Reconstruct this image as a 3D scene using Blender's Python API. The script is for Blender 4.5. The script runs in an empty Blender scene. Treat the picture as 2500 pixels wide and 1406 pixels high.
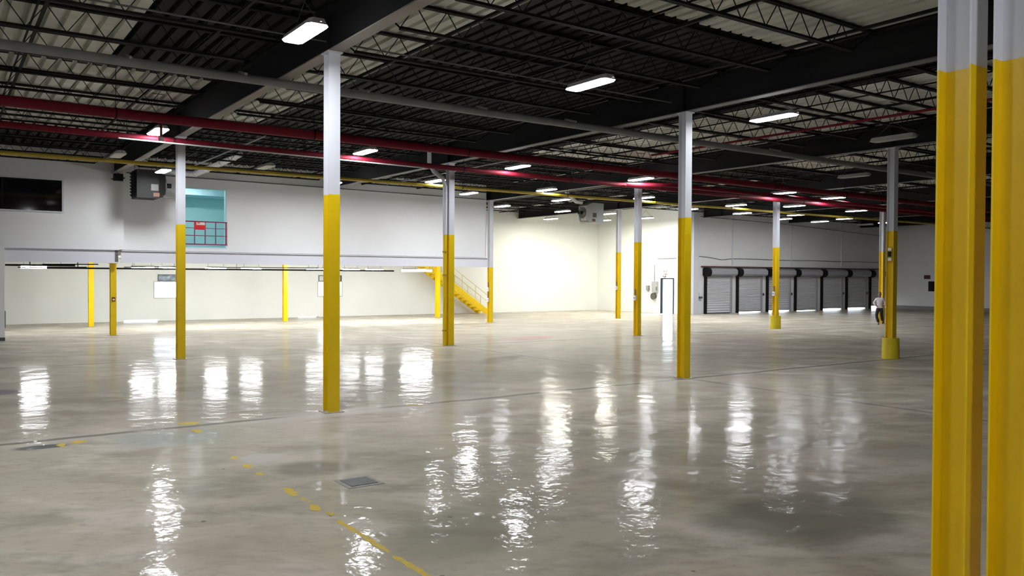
import bpy, math, random
from mathutils import Vector, Matrix
random.seed(7)
SC = bpy.context.scene
COL = SC.collection
PI = math.pi

# ------------------------------------------------------------------ camera, world, exposure
CAMP = (-5.699, -13.671, 2.4)
YAW, PITCH, ROLL = 0.960114, -0.0142741, 0.0052634
FPX = 2010.93
fw = Vector((math.cos(YAW)*math.cos(PITCH), math.sin(YAW)*math.cos(PITCH), math.sin(PITCH)))
rt = Vector((math.sin(YAW), -math.cos(YAW), 0)); up = rt.cross(fw)
r2 = rt*math.cos(ROLL) + up*math.sin(ROLL); u2 = -rt*math.sin(ROLL) + up*math.cos(ROLL)
cd = bpy.data.cameras.new('camera'); cam = bpy.data.objects.new('camera', cd); COL.objects.link(cam)
cd.sensor_width = 36; cd.lens = 36*FPX/2500; cd.clip_end = 400; cd.clip_start = .05
M = Matrix((r2, u2, -fw)).transposed().to_4x4(); M.translation = Vector(CAMP)
cam.matrix_world = M
SC.camera = cam

world = bpy.data.worlds.new('world'); SC.world = world; world.use_nodes = True
bg = world.node_tree.nodes['Background']
bg.inputs[0].default_value = (.80, .90, 1, 1); bg.inputs[1].default_value = 9.0
sun = bpy.data.lights.new('sun', 'SUN'); sun.energy = 45; sun.angle = .01; sun.color = (1, .98, .95)
sno = bpy.data.objects.new('sun', sun); COL.objects.link(sno); sno.rotation_euler = Vector((-1, -.10, -.72)).to_track_quat('-Z', 'Y').to_euler()
SC.view_settings.view_transform = 'Standard'; SC.view_settings.look = 'None'
SC.view_settings.gamma = 1; SC.view_settings.use_curve_mapping = False
SC.view_settings.exposure = 0.0
LAMP = 120.0          # radiance of a lit tube panel
try:
    SC.cycles.use_denoising = True
    SC.cycles.max_bounces = 10; SC.cycles.diffuse_bounces = 6
    SC.cycles.sample_clamp_indirect = 6
except Exception: pass

# ------------------------------------------------------------------ grid of the hall
SU, SV = 8.8583, 10.8734     # column bays
ZB, ZT = 3.81, 6.287         # top of the yellow paint, underside of girders
DECK = 7.08

# ------------------------------------------------------------------ materials
MATS = {}
def mat(name, col, rough=.6, metal=0, noise=0, nscale=3, emis=None, est=0, bump=0, spec=.5, dirt=None):
    if name in MATS: return MATS[name]
    m = bpy.data.materials.new(name); m.use_nodes = True; MATS[name] = m
    nt = m.node_tree; b = nt.nodes['Principled BSDF']
    b.inputs['Base Color'].default_value = (*col, 1); b.inputs['Roughness'].default_value = rough
    b.inputs['Metallic'].default_value = metal; b.inputs['Specular IOR Level'].default_value = spec
    if noise or bump:
        tc = nt.nodes.new('ShaderNodeTexCoord'); n = nt.nodes.new('ShaderNodeTexNoise')
        n.inputs['Scale'].default_value = nscale; n.inputs['Detail'].default_value = 5
        nt.links.new(tc.outputs['Object'], n.inputs['Vector'])
        if noise:
            mx = nt.nodes.new('ShaderNodeMix'); mx.data_type = 'RGBA'
            d = dirt or tuple(c*(1-noise) for c in col)
            mx.inputs[6].default_value = (*col, 1); mx.inputs[7].default_value = (*d, 1)
            r = nt.nodes.new('ShaderNodeMapRange'); r.inputs[1].default_value = .38; r.inputs[2].default_value = .68
            nt.links.new(n.outputs['Fac'], r.inputs[0]); nt.links.new(r.outputs[0], mx.inputs[0])
            nt.links.new(mx.outputs[2], b.inputs['Base Color'])
        if bump:
            bp = nt.nodes.new('ShaderNodeBump'); bp.inputs['Strength'].default_value = bump; bp.inputs['Distance'].default_value = .01
            nt.links.new(n.outputs['Fac'], bp.inputs['Height']); nt.links.new(bp.outputs[0], b.inputs['Normal'])
    if emis:
        b.inputs['Emission Color'].default_value = (*emis, 1); b.inputs['Emission Strength'].default_value = est
    return m
WHITE = mat('white_wall_paint', (.80, .80, .80), .65, noise=.06, nscale=.6, bump=.1)
WARM = mat('cream_wall_paint', (.83, .84, .80), .65, noise=.05, nscale=.5, bump=.1)
FACW = mat('facade_paint', (.84, .84, .845), .7, noise=.04, nscale=.5)
YEL = mat('yellow_enamel', (.82, .56, .002), .38, noise=.10, nscale=1.5)
GREYW = mat('pale_grey_paint', (.66, .67, .72), .45, noise=.05, nscale=2)
BEAMG = mat('beam_grey_paint', (.72, .72, .78), .5)
BLACK = mat('black_paint', (.006, .006, .006), .75, spec=.2)
DECKD = mat('dark_deck', (.0095, .0095, .0085), .8, noise=.35, nscale=1.2, spec=.25)
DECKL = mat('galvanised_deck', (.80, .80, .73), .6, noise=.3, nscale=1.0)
GIRD = mat('dark_girder_paint', (.011, .011, .012), .8, noise=.3, nscale=1, spec=.2)
FLG = mat('tan_flange', (.23, .20, .18), .6, noise=.25, nscale=1)  # tan bottom flange, paler than the girder web
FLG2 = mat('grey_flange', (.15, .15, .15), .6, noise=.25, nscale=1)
RED = mat('red_pipe_paint', (.135, .004, .013), .65, spec=.2, noise=.15, nscale=2)
YPIPE = mat('yellow_pipe_paint', (.42, .31, .02), .4)
GPIPE = mat('grey_pipe_paint', (.17, .17, .165), .5, noise=.2, nscale=2)
GALV = mat('galvanised_steel', (.80, .81, .80), .5, .0, noise=.2, nscale=6)
DGREY = mat('dark_grey_steel', (.07, .075, .065), .5)
HEATG = mat('heater_grey', (.006, .0065, .005), .6, spec=.2)
SLAT = mat('grey_slat_enamel', (.62, .62, .65), .5)
HOOD = mat('dark_hood_enamel', (.34, .34, .37), .45)
NAVY = mat('navy_door_paint', (.006, .014, .032), .5)
TEAL = mat('teal_wall_paint', (.50, .74, .75), .6)
TEALC = mat('pale_teal_ceiling', (.58, .78, .84), .6)
RAILR = mat('crimson_rail_paint', (.22, .01, .05), .45)
SIGNR = mat('sign_red', (.75, .02, .02), .5)
SIGNW = mat('sign_white', (.8, .8, .8), .5)
LIT = mat('lit_tubes', (.9, .9, .9), .5, emis=(.93, .96, 1), est=LAMP)
LITW = mat('lit_warm_tubes', (.9, .9, .9), .5, emis=(1, .98, .84), est=LAMP*1.8)
LITS = mat('lit_strong_tubes', (.9, .9, .9), .5, emis=(.95, .97, 1), est=LAMP*1.9)
LITM = mat('lit_strip_tubes', (.9, .9, .9), .5, emis=(.96, .99, 1), est=LAMP*1.25)
LITT = mat('lit_teal_room_tubes', (.9, .9, .9), .5, emis=(.85, 1, 1), est=50)
OFF = mat('unlit_tubes', (.28, .29, .27), .4)
FIXW = mat('fixture_white_enamel', (.5, .5, .5), .4)
RUST = mat('rusty_lintel', (.10, .045, .04), .7, noise=.5, nscale=4)
GLASSD = mat('dark_window_glass', (.004, .004, .005), .06)
CONC = mat('patched_concrete', (.40, .37, .33), .5, noise=.25, nscale=8)

# ------------------------------------------------------------------ helpers
class MB:
    def __init__(s): s.v = []; s.f = []; s.m = []; s.sm = []
    def add(s, vs, fs, mi=0, smooth=False):
        o = len(s.v); s.v += [tuple(v) for v in vs]
        for f in fs: s.f.append([i+o for i in f]); s.m.append(mi); s.sm.append(smooth)
        return s
    def box(s, x0, x1, y0, y1, z0, z1, mi=0):
        return s.add([(x0,y0,z0),(x1,y0,z0),(x1,y1,z0),(x0,y1,z0),(x0,y0,z1),(x1,y0,z1),(x1,y1,z1),(x0,y1,z1)],
            [(3,2,1,0),(4,5,6,7),(0,1,5,4),(1,2,6,5),(2,3,7,6),(3,0,4,7)], mi)
    def bar(s, a, b, w, h=None, mi=0):
        h = h or w; a = Vector(a); b = Vector(b); d = (b-a).normalized()
        t = Vector((0,0,1)) if abs(d.z) < .95 else Vector((0,1,0))
        p = d.cross(t).normalized(); q = p.cross(d)
        vs = [e+p*(sx*w/2)+q*(sy*h/2) for e in (a,b) for sx,sy in ((-1,-1),(1,-1),(1,1),(-1,1))]
        return s.add(vs, [(0,1,2,3),(7,6,5,4),(0,4,5,1),(1,5,6,2),(2,6,7,3),(3,7,4,0)], mi)
    def tube(s, pts, r, n=10, mi=0, caps=True):
        pts = [Vector(p) for p in pts]; rings = []
        rr = r if isinstance(r, (list, tuple)) else [r]*len(pts)
        for i, p in enumerate(pts):
            d = (pts[min(i+1,len(pts)-1)]-pts[max(i-1,0)]).normalized()
            t = Vector((0,0,1)) if abs(d.z) < .9 else Vector((0,1,0))
            a = d.cross(t).normalized(); b = a.cross(d)
            rings.append([p+(a*math.cos(2*PI*k/n)+b*math.sin(2*PI*k/n))*rr[i] for k in range(n)])
        vs = [v for g in rings for v in g]; fs = []
        for i in range(len(pts)-1):
            for k in range(n): fs.append((i*n+k, i*n+(k+1)%n, (i+1)*n+(k+1)%n, (i+1)*n+k))
        s.add(vs, fs, mi, True)
        if caps:
            s.add(rings[0], [tuple(range(n))[::-1]], mi); s.add(rings[-1], [tuple(range(n))], mi)
        return s
    def cyl(s, c, r, z0, z1, n=24, mi=0, r1=None):
        return s.tube([(c[0],c[1],z0),(c[0],c[1],z1)], [r, r1 or r], n, mi)
    def build(s, name, mats, parent=None, loc=(0,0,0), label=None):
        me = bpy.data.meshes.new(name); me.from_pydata(s.v, [], s.f)
        for m in (mats if isinstance(mats, (list, tuple)) else [mats]): me.materials.append(m)
        me.polygons.foreach_set('material_index', s.m); me.polygons.foreach_set('use_smooth', s.sm); me.update()
        o = bpy.data.objects.new(name, me); COL.objects.link(o); o.location = loc
        if parent: o.parent = parent
        if label: o['label'] = label
        return o
def tag(o, label=None, cat=None, group=None, kind=None):
    if label: o['label'] = label
    if cat: o['category'] = cat
    if group: o['group'] = group
    if kind: o['kind'] = kind
    return o
def empty(name, loc, rz=0, label=None, cat=None, group=None, kind=None):
    o = bpy.data.objects.new(name, None); COL.objects.link(o); o.location = loc; o.rotation_euler.z = rz
    o.empty_display_size = .2
    return tag(o, label, cat, group, kind)
def copy_tree(o, parent=None):
    c = o.copy(); COL.objects.link(c)
    if parent: c.parent = parent
    for ch in [x for x in bpy.data.objects if x.parent is o]: copy_tree(ch, c)
    return c
ORD = ['first','second','third','fourth','fifth','sixth','seventh','eighth','ninth','tenth','eleventh','twelfth','thirteenth','fourteenth','fifteenth','sixteenth','seventeenth','eighteenth','nineteenth','twentieth']
ORD += ['twenty-'+q for q in ORD[:9]]
def struct(mb, name, mats, label=None, parent=None):
    o = mb.build(name, mats, parent)
    if not parent: o['kind'] = 'structure'
    if label: o['label'] = label
    return o

# ------------------------------------------------------------------ floor
def floor_material():
    m = bpy.data.materials.new('polished_concrete'); m.use_nodes = True
    nt = m.node_tree; N = nt.nodes; L = nt.links; b = N['Principled BSDF']
    def nd(t, **k):
        n = N.new(t)
        for a, v in k.items(): setattr(n, a, v)
        return n
    def math_(op, a, b_=None, c=None, clamp=False):
        n = nd('ShaderNodeMath', operation=op); n.use_clamp = clamp
        for i, v in enumerate((a, b_, c)):
            if v is None: continue
            if isinstance(v, (int, float)): n.inputs[i].default_value = v
            else: L.new(v, n.inputs[i])
        return n.outputs[0]
    def mix(f, a, b_):
        n = nd('ShaderNodeMix', data_type='RGBA')
        if isinstance(f, (int, float)): n.inputs[0].default_value = f
        else: L.new(f, n.inputs[0])
        for i, v in ((6, a), (7, b_)):
            if isinstance(v, tuple): n.inputs[i].default_value = (*v, 1)
            else: L.new(v, n.inputs[i])
        return n.outputs[2]
    def smooth(v, lo, hi, a=0., b_=1.):
        n = nd('ShaderNodeMapRange', interpolation_type='SMOOTHSTEP'); L.new(v, n.inputs[0])
        for i, x in enumerate((lo, hi, a, b_)): n.inputs[i+1].default_value = x
        return n.outputs[0]
    tc = nd('ShaderNodeTexCoord'); P = tc.outputs['Object']
    def noise(scale, detail=4, rough=.55, sc=(1,1,1), rz=0, dist=0):
        mp = nd('ShaderNodeMapping'); mp.vector_type = 'TEXTURE'; mp.inputs['Scale'].default_value = sc; mp.inputs['Rotation'].default_value = (0,0,rz)
        L.new(P, mp.inputs[0]); n = nd('ShaderNodeTexNoise'); L.new(mp.outputs[0], n.inputs['Vector'])
        n.inputs['Scale'].default_value = scale; n.inputs['Detail'].default_value = detail; n.inputs['Roughness'].default_value = rough
        n.inputs['Distortion'].default_value = dist
        return n.outputs['Fac']
    big = noise(.33, 4); mid = noise(1.1, 8, .66, (2.0, 1, 1), -.5, .3); fine = noise(9, 6, .7, (2, 1, 1), -.5)
    cloud = noise(.9, 7, .62, (1.8, 1, 1), -.6, .6)
    c = mix(smooth(big, .35, .65), (.425, .395, .318), (.47, .415, .345))
    c = mix(smooth(mid, .46, .66, 0, .62), c, (.245, .225, .18))
    c = mix(smooth(cloud, .50, .68, 0, .65), c, (.58, .53, .47))
    c = mix(smooth(fine, .5, .75, 0, .4), c, (.19, .18, .15))
    pinky = noise(.8, 6, .65, (1.6, 1, 1), -.4, .3)
    c = mix(smooth(pinky, .5, .7, 0, .5), c, (.33, .275, .23))
    speck = nd('ShaderNodeTexVoronoi'); L.new(P, speck.inputs['Vector']); speck.inputs['Scale'].default_value = 1.3
    c = mix(smooth(speck.outputs['Distance'], .02, .045, .8, 0), c, (.10, .095, .09))
    sx = nd('ShaderNodeSeparateXYZ'); L.new(P, sx.inputs[0])
    wob = math_('MULTIPLY', math_('SUBTRACT', noise(.5, 2), .5), .25)
    wob2 = math_('MULTIPLY', math_('SUBTRACT', noise(4, 3), .5), .05)
    w = math_('ADD', wob, wob2)
    far0 = smooth(math_('ABSOLUTE', sx.outputs['X']), 3, 6)
    for axis, step, ph in (('X', SU, 0), ('Y', SV, .12)):
        q = math_('ADD', sx.outputs[axis], math_('ADD', w, ph))
        d = math_('PINGPONG', q, step/2)
        f1, f2 = smooth(d, .12, .45, .45, 0), smooth(d, .03, .13, .85, 0)
        if axis == 'X': f1 = math_('MULTIPLY', f1, math_('MULTIPLY', far0, .6)); f2 = math_('MULTIPLY', f2, math_('MULTIPLY', far0, .6))
        c = mix(f1, c, (.52, .48, .42)); c = mix(f2, c, (.15, .14, .12))
    def ell(cx, cy, rx, ry, rz=0, soft=.5):
        mp = nd('ShaderNodeMapping'); mp.vector_type = 'TEXTURE'
        mp.inputs['Location'].default_value = (cx, cy, 0); mp.inputs['Scale'].default_value = (rx, ry, 1); mp.inputs['Rotation'].default_value = (0,0,rz)
        L.new(P, mp.inputs[0]); ln = nd('ShaderNodeVectorMath', operation='LENGTH'); L.new(mp.outputs[0], ln.inputs[0])
        v = math_('ADD', ln.outputs['Value'], math_('MULTIPLY', math_('SUBTRACT', mid, .5), 1.6))
        return smooth(v, 1-soft, 1, 1, 0)
    for (cx, cy, rx, ry, rz, col, a) in (
        (13.2, 12.2, 1.9, .9, .3, (.46, .20, .22), .55), (-4.5, -.62, .42, .20, 0, (.07, .08, .09), .85),
        (-4.6, 5.9, .42, .55, 0, (.20, .15, .21), .8), (7.6, 5.9, 1.6, .5, .6, (.17, .14, .13), .6),
        (19.5, 6.8, 1.3, .8, .3, (.42, .28, .33), .5), (0, -.15, 1.15, .55, 0, (.55, .51, .46), .75), (0, -.3, 2.6, .35, 0, (.50, .46, .41), .5),
        (-2.2, -2.95, .42, .30, .3, (.50, .48, .44), .8), (5.5, -7.6, 1.1, .28, -.3, (.42, .40, .36), .7),
        (1.6, -8.6, 1.6, 1.0, .3, (.13, .125, .10), .6), (-3.0, -.9, .9, .9, 0, (.34, .38, .36), .5),
        (-1.9, -3.9, .55, .5, 0, (.19, .18, .15), .6), (-1.5, -7, 1.4, .7, .5, (.24, .225, .18), .5)):
        c = mix(math_('MULTIPLY', ell(cx, cy, rx, ry, rz), a), c, col)
    L.new(c, b.inputs['Base Color'])
    rough = math_('ADD', smooth(big, .3, .7, .06, .10), smooth(mid, .35, .75, 0, .05))
    b.inputs['Specular IOR Level'].default_value = 0; b.inputs['Roughness'].default_value = .9
    h = math_('ADD', math_('MULTIPLY', noise(1.9, 3, .5), 1.0), math_('MULTIPLY', noise(7, 3, .5), .30))
    bp = nd('ShaderNodeBump'); bp.inputs['Strength'].default_value = 1; bp.inputs['Distance'].default_value = .013
    L.new(h, bp.inputs['Height'])
    gl = nd('ShaderNodeBsdfGlossy'); L.new(rough, gl.inputs['Roughness']); L.new(bp.outputs[0], gl.inputs['Normal'])
    fr = nd('ShaderNodeFresnel'); fr.inputs['IOR'].default_value = 1.36
    polish = smooth(cloud, .35, .65, .46, .20)
    ms = nd('ShaderNodeMixShader'); L.new(math_('MULTIPLY', fr.outputs[0], polish), ms.inputs[0])
    L.new(b.outputs[0], ms.inputs[1]); L.new(gl.outputs[0], ms.inputs[2])
    L.new(ms.outputs[0], N['Material Output'].inputs['Surface'])
    return m
XL, XR, YN, YD, YW, XE = -13.0, 56.2, -21.0, 23.3, 31.7, 33.6
fl = MB().box(XL-.3, XR+.3, YN-.3, YD+.3, -.3, 0).box(XL-.3, XE+.2, YD+.3, YW+.3, -.3, 0)
struct(fl, 'floor', floor_material(), 'mottled polished concrete warehouse floor')
gr = MB().box(-60, 120, -60, 100, -.7, -.31).box(XE+.21, 80, YD+.31, 60, -.3, -.02)
struct(gr, 'trim_1', mat('outside_paving', (.6, .6, .58), .8, noise=.1), 'bright concrete paving outside the doors')

# ------------------------------------------------------------------ ceiling deck
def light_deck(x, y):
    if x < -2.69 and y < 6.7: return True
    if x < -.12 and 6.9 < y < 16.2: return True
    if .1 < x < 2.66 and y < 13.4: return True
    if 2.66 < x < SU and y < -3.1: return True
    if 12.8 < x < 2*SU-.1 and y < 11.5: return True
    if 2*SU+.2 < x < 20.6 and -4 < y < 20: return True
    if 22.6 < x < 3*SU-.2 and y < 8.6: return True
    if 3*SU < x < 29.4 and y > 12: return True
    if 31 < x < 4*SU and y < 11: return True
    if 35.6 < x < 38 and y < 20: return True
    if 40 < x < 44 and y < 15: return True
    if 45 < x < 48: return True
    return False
dk = MB(); pitch = .30
n = int((XR+.3-(XL-.3))/pitch)+1; prof = []
for i in range(n):
    x = XL-.3+i*pitch
    prof += [(x, DECK), (x+.19, DECK), (x+.20, DECK+.11), (x+.29, DECK+.11)]
ys = [YN-.3, -4, -3.1, 6.7, 6.9, 8.6, 11, 11.5, 12, 13.4, 15, 16.2, 20, YD+.3, YW+.3]
for a in range(len(prof)-1):
    (x0, z0), (x1, z1) = prof[a], prof[a+1]
    for y0, y1 in zip(ys, ys[1:]):
        if y0 > YD and x0 > XE+.3: continue
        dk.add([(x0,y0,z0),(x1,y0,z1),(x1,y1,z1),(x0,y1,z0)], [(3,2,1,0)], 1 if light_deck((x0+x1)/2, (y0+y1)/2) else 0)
dk.box(XL-.3, XR+.4, YN-.3, YD+.3, DECK+.16, DECK+.3).box(XL-.3, XE+.35, YD+.3, YW+.3, DECK+.16, DECK+.3)
struct(dk, 'ceiling', [DECKD, DECKL], 'black corrugated roof deck with bare galvanised strips')

# ------------------------------------------------------------------ walls
ZW = DECK+.25
def wall_boxes_x(x0, x1, y0, y1, z0, z1, holes):   # wall along x with rectangular holes (xa, xb, za, zb)
    mb = MB(); cur = x0; groups = {}
    for h in sorted(holes): groups.setdefault((h[0], h[1]), []).append(h)
    for (xa, xb), hs in sorted(groups.items()):
        if xa > cur: mb.box(cur, xa, y0, y1, z0, z1)
        z = z0
        for h in sorted(hs, key=lambda q: q[2]):
            if h[2] > z: mb.box(xa, xb, y0, y1, z, h[2])
            z = h[3]
        if z < z1: mb.box(xa, xb, y0, y1, z, z1)
        cur = xb
    if cur < x1: mb.box(cur, x1, y0, y1, z0, z1)
    return mb
DOORS = [35.62+3.15*k for k in range(7)]; DW = 2.45
GAPS = [.0, .07, .10, .04, .11, .12, .22]
back_holes = [(3.55, 5.0, 1.2, 2.0), (3.75, 4.95, 2.08, 2.36), (12.40, 13.85, 1.2, 2.0), (12.45, 13.8, 2.08, 2.36)]
mbk = MB()
def seg(x0, x1, holes):
    cur = 0
    for za, zb in sorted(holes): mbk.box(x0, x1, YW, YW+.3, cur, za); cur = zb
    mbk.box(x0, x1, YW, YW+.3, cur, ZW)
seg(XL-.3, 2.1, []); seg(2.1, 3.55, [(0.0, .07)]); seg(3.55, 3.75, [(0,.07),(1.2,2.0)]); seg(3.75, 4.95, [(1.2,2.0),(2.08,2.36)]); seg(4.95, 5.0, [(1.2,2.0)])
seg(5.0, 11.2, []); seg(11.2, 12.4, [(0,.05)]); seg(12.4, 12.45, [(1.2,2.0)]); seg(12.45, 13.8, [(1.2,2.0),(2.08,2.36)]); seg(13.8, 13.85, [(1.2,2.0)]); seg(13.85, XE+.3, [])
struct(mbk, 'wall_back', WARM, 'long cream painted rear wall behind the mezzanine posts')
we = MB()
we.box(XE, XE+.12, YD, 24.12, 0, ZW); we.box(XE, XE+.12, 25.24, YW+.3, 0, ZW); we.box(XE, XE+.12, 24.12, 25.24, 2.29, ZW)
struct(we, 'wall_end', WARM, 'cream end wall holding the open exit door')
struct(wall_boxes_x(XE+.12, XR+.3, YD, YD+.3, 0, ZW, [(x, x+DW, 0, 2.6) for x in DOORS]), 'wall_dock', WHITE, 'white wall above the row of roll-up dock doors')
struct(MB().box(XR, XR+.3, YN, YD, 0, ZW), 'wall_far', WHITE, 'white far wall right of the dock doors')
struct(MB().box(XL-.3, XR+.3, YN-.3, YN, 0, ZW), 'wall_near', WHITE)
struct(MB().box(XL-.3, XL, YN, YW, 0, ZW), 'wall_left', WHITE)
for k, x in enumerate((38.25, 44.56, 50.72)):
    struct(MB().box(x-.05, x+.05, YD-.05, YD-.005, 3.2, 6.9), 'trim_%d' % (k+2), GREYW, 'vertical panel joint strip on the white dock wall')
struct(MB().box(34.25, 34.75, YD-.25, YD-.005, 0, 7.0), 'trim_5', GREYW, 'pale grey pilaster beside the first roll-up door')
struct(MB().box(XR-.05, XR-.005, YN+.1, YD-.3, 0, .28), 'baseboard_far', mat('grey_base_paint', (.22, .22, .22), .6), 'dark grey base strip along the far wall')

# ------------------------------------------------------------------ dock roll-up doors
for k, x in enumerate(DOORS):
    g = GAPS[k]
    r = empty('door_%d' % (k+2), (x, YD, 0), 0, 'grey slatted roll-up dock door, %s from the left in the row%s' % (ORD[k], ', fully shut' if k == 0 else ', daylight showing beneath'), None, 'roll-up dock doors', 'structure')
    c = MB(); z = g; i = 0; H = 2.5
    while z < H:
        dz = .085 if (k not in (0, 2) or z > .75) else .16
        z2 = min(z+dz, H)
        c.add([(.04,-.02,z),(DW-.04,-.02,z),(DW-.04,-.055,(z+z2)/2),(.04,-.055,(z+z2)/2),(DW-.04,-.02,z2),(.04,-.02,z2)], [(0,1,2,3),(3,2,4,5)])
        z = z2
    c.box(.04, DW-.04, -.018, .0, g, H)
    c.build('curtain', SLAT, r)
    MB().box(.04, DW-.04, -.07, -.01, g, g+.06).build('bottom_bar', DGREY, r)
    MB().box(-.12, .05, -.14, -.004, 0, 2.6).build('guide_rail', BLACK, r, label='black guide rail')
    MB().box(DW-.05, DW+.10, -.12, -.004, 0, 2.5).build('guide_rail', HOOD, r, label='grey guide rail')
    hd = MB(); ring = [(-.02,2.5),(-.30,2.5),(-.42,2.62),(-.42,2.86),(-.30,2.98),(-.02,2.98)]
    m_ = len(ring)
    hd.add([(.1,y,z) for y,z in ring]+[(DW+.3,y,z) for y,z in ring], [tuple(range(m_))[::-1], tuple(range(m_, 2*m_))]+[(i,(i+1)%m_,(i+1)%m_+m_,i+m_) for i in range(m_)])
    hd.build('roll_hood', HOOD, r)
    MB().tube([(.1,-.22,2.74),(-.24,-.22,2.74)], .30, 12).build('end_bracket', BLACK, r, label='black round drum bracket')
    if k in (1, 2, 4, 5): MB().box(DW+.12, DW+.24, -.16, -.01, 1.15, 1.32).build('latch_box', DGREY, r)
tag(MB().box(35.2, XR-.1, YD-.16, YD-.002, 3.07, 3.14).build('lintel_beam', RUST), 'thin rusty lintel running above all the roll-up doors', 'beam')
pts = [(34.9, YD-.03, 3.78), (36.0, YD-.03, 3.70), (37.2, YD-.03, 3.56), (38.3, YD-.03, 3.66)]+[(38.3+2.9*i, YD-.03, 3.66+(.0 if i%2 else -.03)) for i in range(1,7)]
tag(MB().tube(pts, .018, 6).build('wall_cable', DGREY), 'thin sagging cable running along the wall above the dock doors', 'cable')
tag(MB().tube([(34.9, YD-.04, 6.35), (44, YD-.04, 6.2), (XR-.2, YD-.04, 5.75)], .02, 6).build('wall_conduit', GPIPE), 'grey conduit high along the dock wall', 'conduit')
s = empty('door_control', (35.05, YD-.002, 0), 0, 'small grey push-button box left of the first dock door', 'control box')
MB().box(-.1,.1,-.12,0,1.15,1.45).build('case', SIGNW, s); MB().box(-.16,.12,-.2,-.1,1.02,1.14).build('shelf', DGREY, s)

# ------------------------------------------------------------------ exit door in the end wall
r = empty('door_1', (XE, 24.7, 0), 0, 'open exit doorway in the end wall, blinding daylight outside', None, None, 'structure')
MB().box(-.03,.05,.44,.62,0,2.33).build('door_frame', NAVY, r)
MB().box(-.03,.05,-.58,-.48,0,2.33).build('door_frame', NAVY, r)
MB().box(-.03,.05,-.48,.44,2.25,2.33).build('door_frame', NAVY, r)
MB().box(.0,.12,-.48,.44,0,.02).build('threshold', GALV, r)
r = empty('exit_sign', (XE-.002, 24.82, 2.76), 0, 'small white exit sign with red letters above the open door', 'sign')
MB().box(-.06,0,-.2,.2,-.14,.14).build('sign_plate', SIGNW, r)
def text(body, size, loc, rot, m, parent, name='lettering', ex=.003):
    cu = bpy.data.curves.new(name, 'FONT'); cu.body = body; cu.size = size; cu.align_x = 'CENTER'; cu.align_y = 'CENTER'; cu.extrude = ex
    o = bpy.data.objects.new(name, cu); COL.objects.link(o); o.location = loc; o.rotation_euler = rot; o.parent = parent
    dg = bpy.context.evaluated_depsgraph_get(); me = bpy.data.meshes.new_from_object(o.evaluated_get(dg))
    COL.objects.unlink(o); bpy.data.objects.remove(o)
    o = bpy.data.objects.new(name, me); COL.objects.link(o); o.location = loc; o.rotation_euler = rot; o.parent = parent
    me.materials.clear(); me.materials.append(m)
    return o
text('EXIT', .19, (-.066,0,0), (PI/2,0,-PI/2), SIGNR, r)
r = empty('emergency_light', (XE-.002, 24.95, 2.48), 0, 'small twin emergency light just under the exit sign', 'light')
MB().box(-.08,0,-.12,.12,-.05,.05).build('case', GPIPE, r)
for s_ in (-1,1): MB().tube([(-.08,s_*.09,.02),(-.16,s_*.09,.0)], .045, 10).build('lamp_head', SIGNW, r)
r = empty('electrical_cabinet', (XE-.002, 25.75, 0), 0, 'tall grey electrical cabinet left of the open exit door', 'electrical box')
MB().box(-.2,0,-.22,.22,1.38,2.1).build('case', mat('cabinet_grey',(.33,.34,.32),.5), r); MB().box(-.24,-.2,-.26,-.22,1.5,1.75).build('handle', DGREY, r)
MB().tube([(-.05,.1,2.1),(-.05,.1,3.2)], .02, 6).build('conduit', GPIPE, r)
r = empty('junction_box', (XE-.002, 26.45, 0), 0, 'small grey junction box farthest left of the exit door', 'electrical box')
MB().box(-.14,0,-.12,.12,1.5,1.82).build('case', mat('box_grey',(.22,.22,.19),.5), r); MB().box(-.155,-.14,-.09,.09,1.53,1.79).build('cover', mat('box_grey2',(.28,.28,.25),.5), r)
r = empty('hose_reel', (XE-.002, 25.85, 1.12), 0, 'dark round reel hung below the electrical cabinet', 'reel')
MB().tube([(0,0,0),(-.18,0,0)], .17, 16).build('coil', DGREY, r); MB().tube([(-.18,0,0),(-.2,0,0)], .23, 16).build('flange', mat('reel_olive',(.07,.075,.05),.6), r)
tag(MB().tube([(XE-.02,25.6,3.62),(XE-.02,23.9,3.62)], .02, 6).build('wall_conduit', GPIPE), 'short thin conduit high above the exit sign', 'conduit')

# far wall items
r = empty('window_3', (XR, 18.95, 1.8), 0, 'small dark window in the far wall beside the near double column', None, None, 'structure')
MB().box(-.04,-.002,-.75,.55,-.38,.38).build('window_frame', BLACK, r); MB().box(-.05,-.041,-.70,.5,-.33,.33).build('pane', GLASSD, r)
r = empty('wall_sign', (XR, 19.6, 2.5), 0, 'small dark red sign on the far wall above the dark window', 'sign')
MB().box(-.04,-.002,-.24,.24,-.15,.15).build('sign_plate', mat('sign_maroon',(.10,.02,.03),.5), r); MB().box(-.045,-.04,-.15,.1,-.06,.06).build('panel', mat('dull_red',(.05,.012,.02),.5), r)

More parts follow.
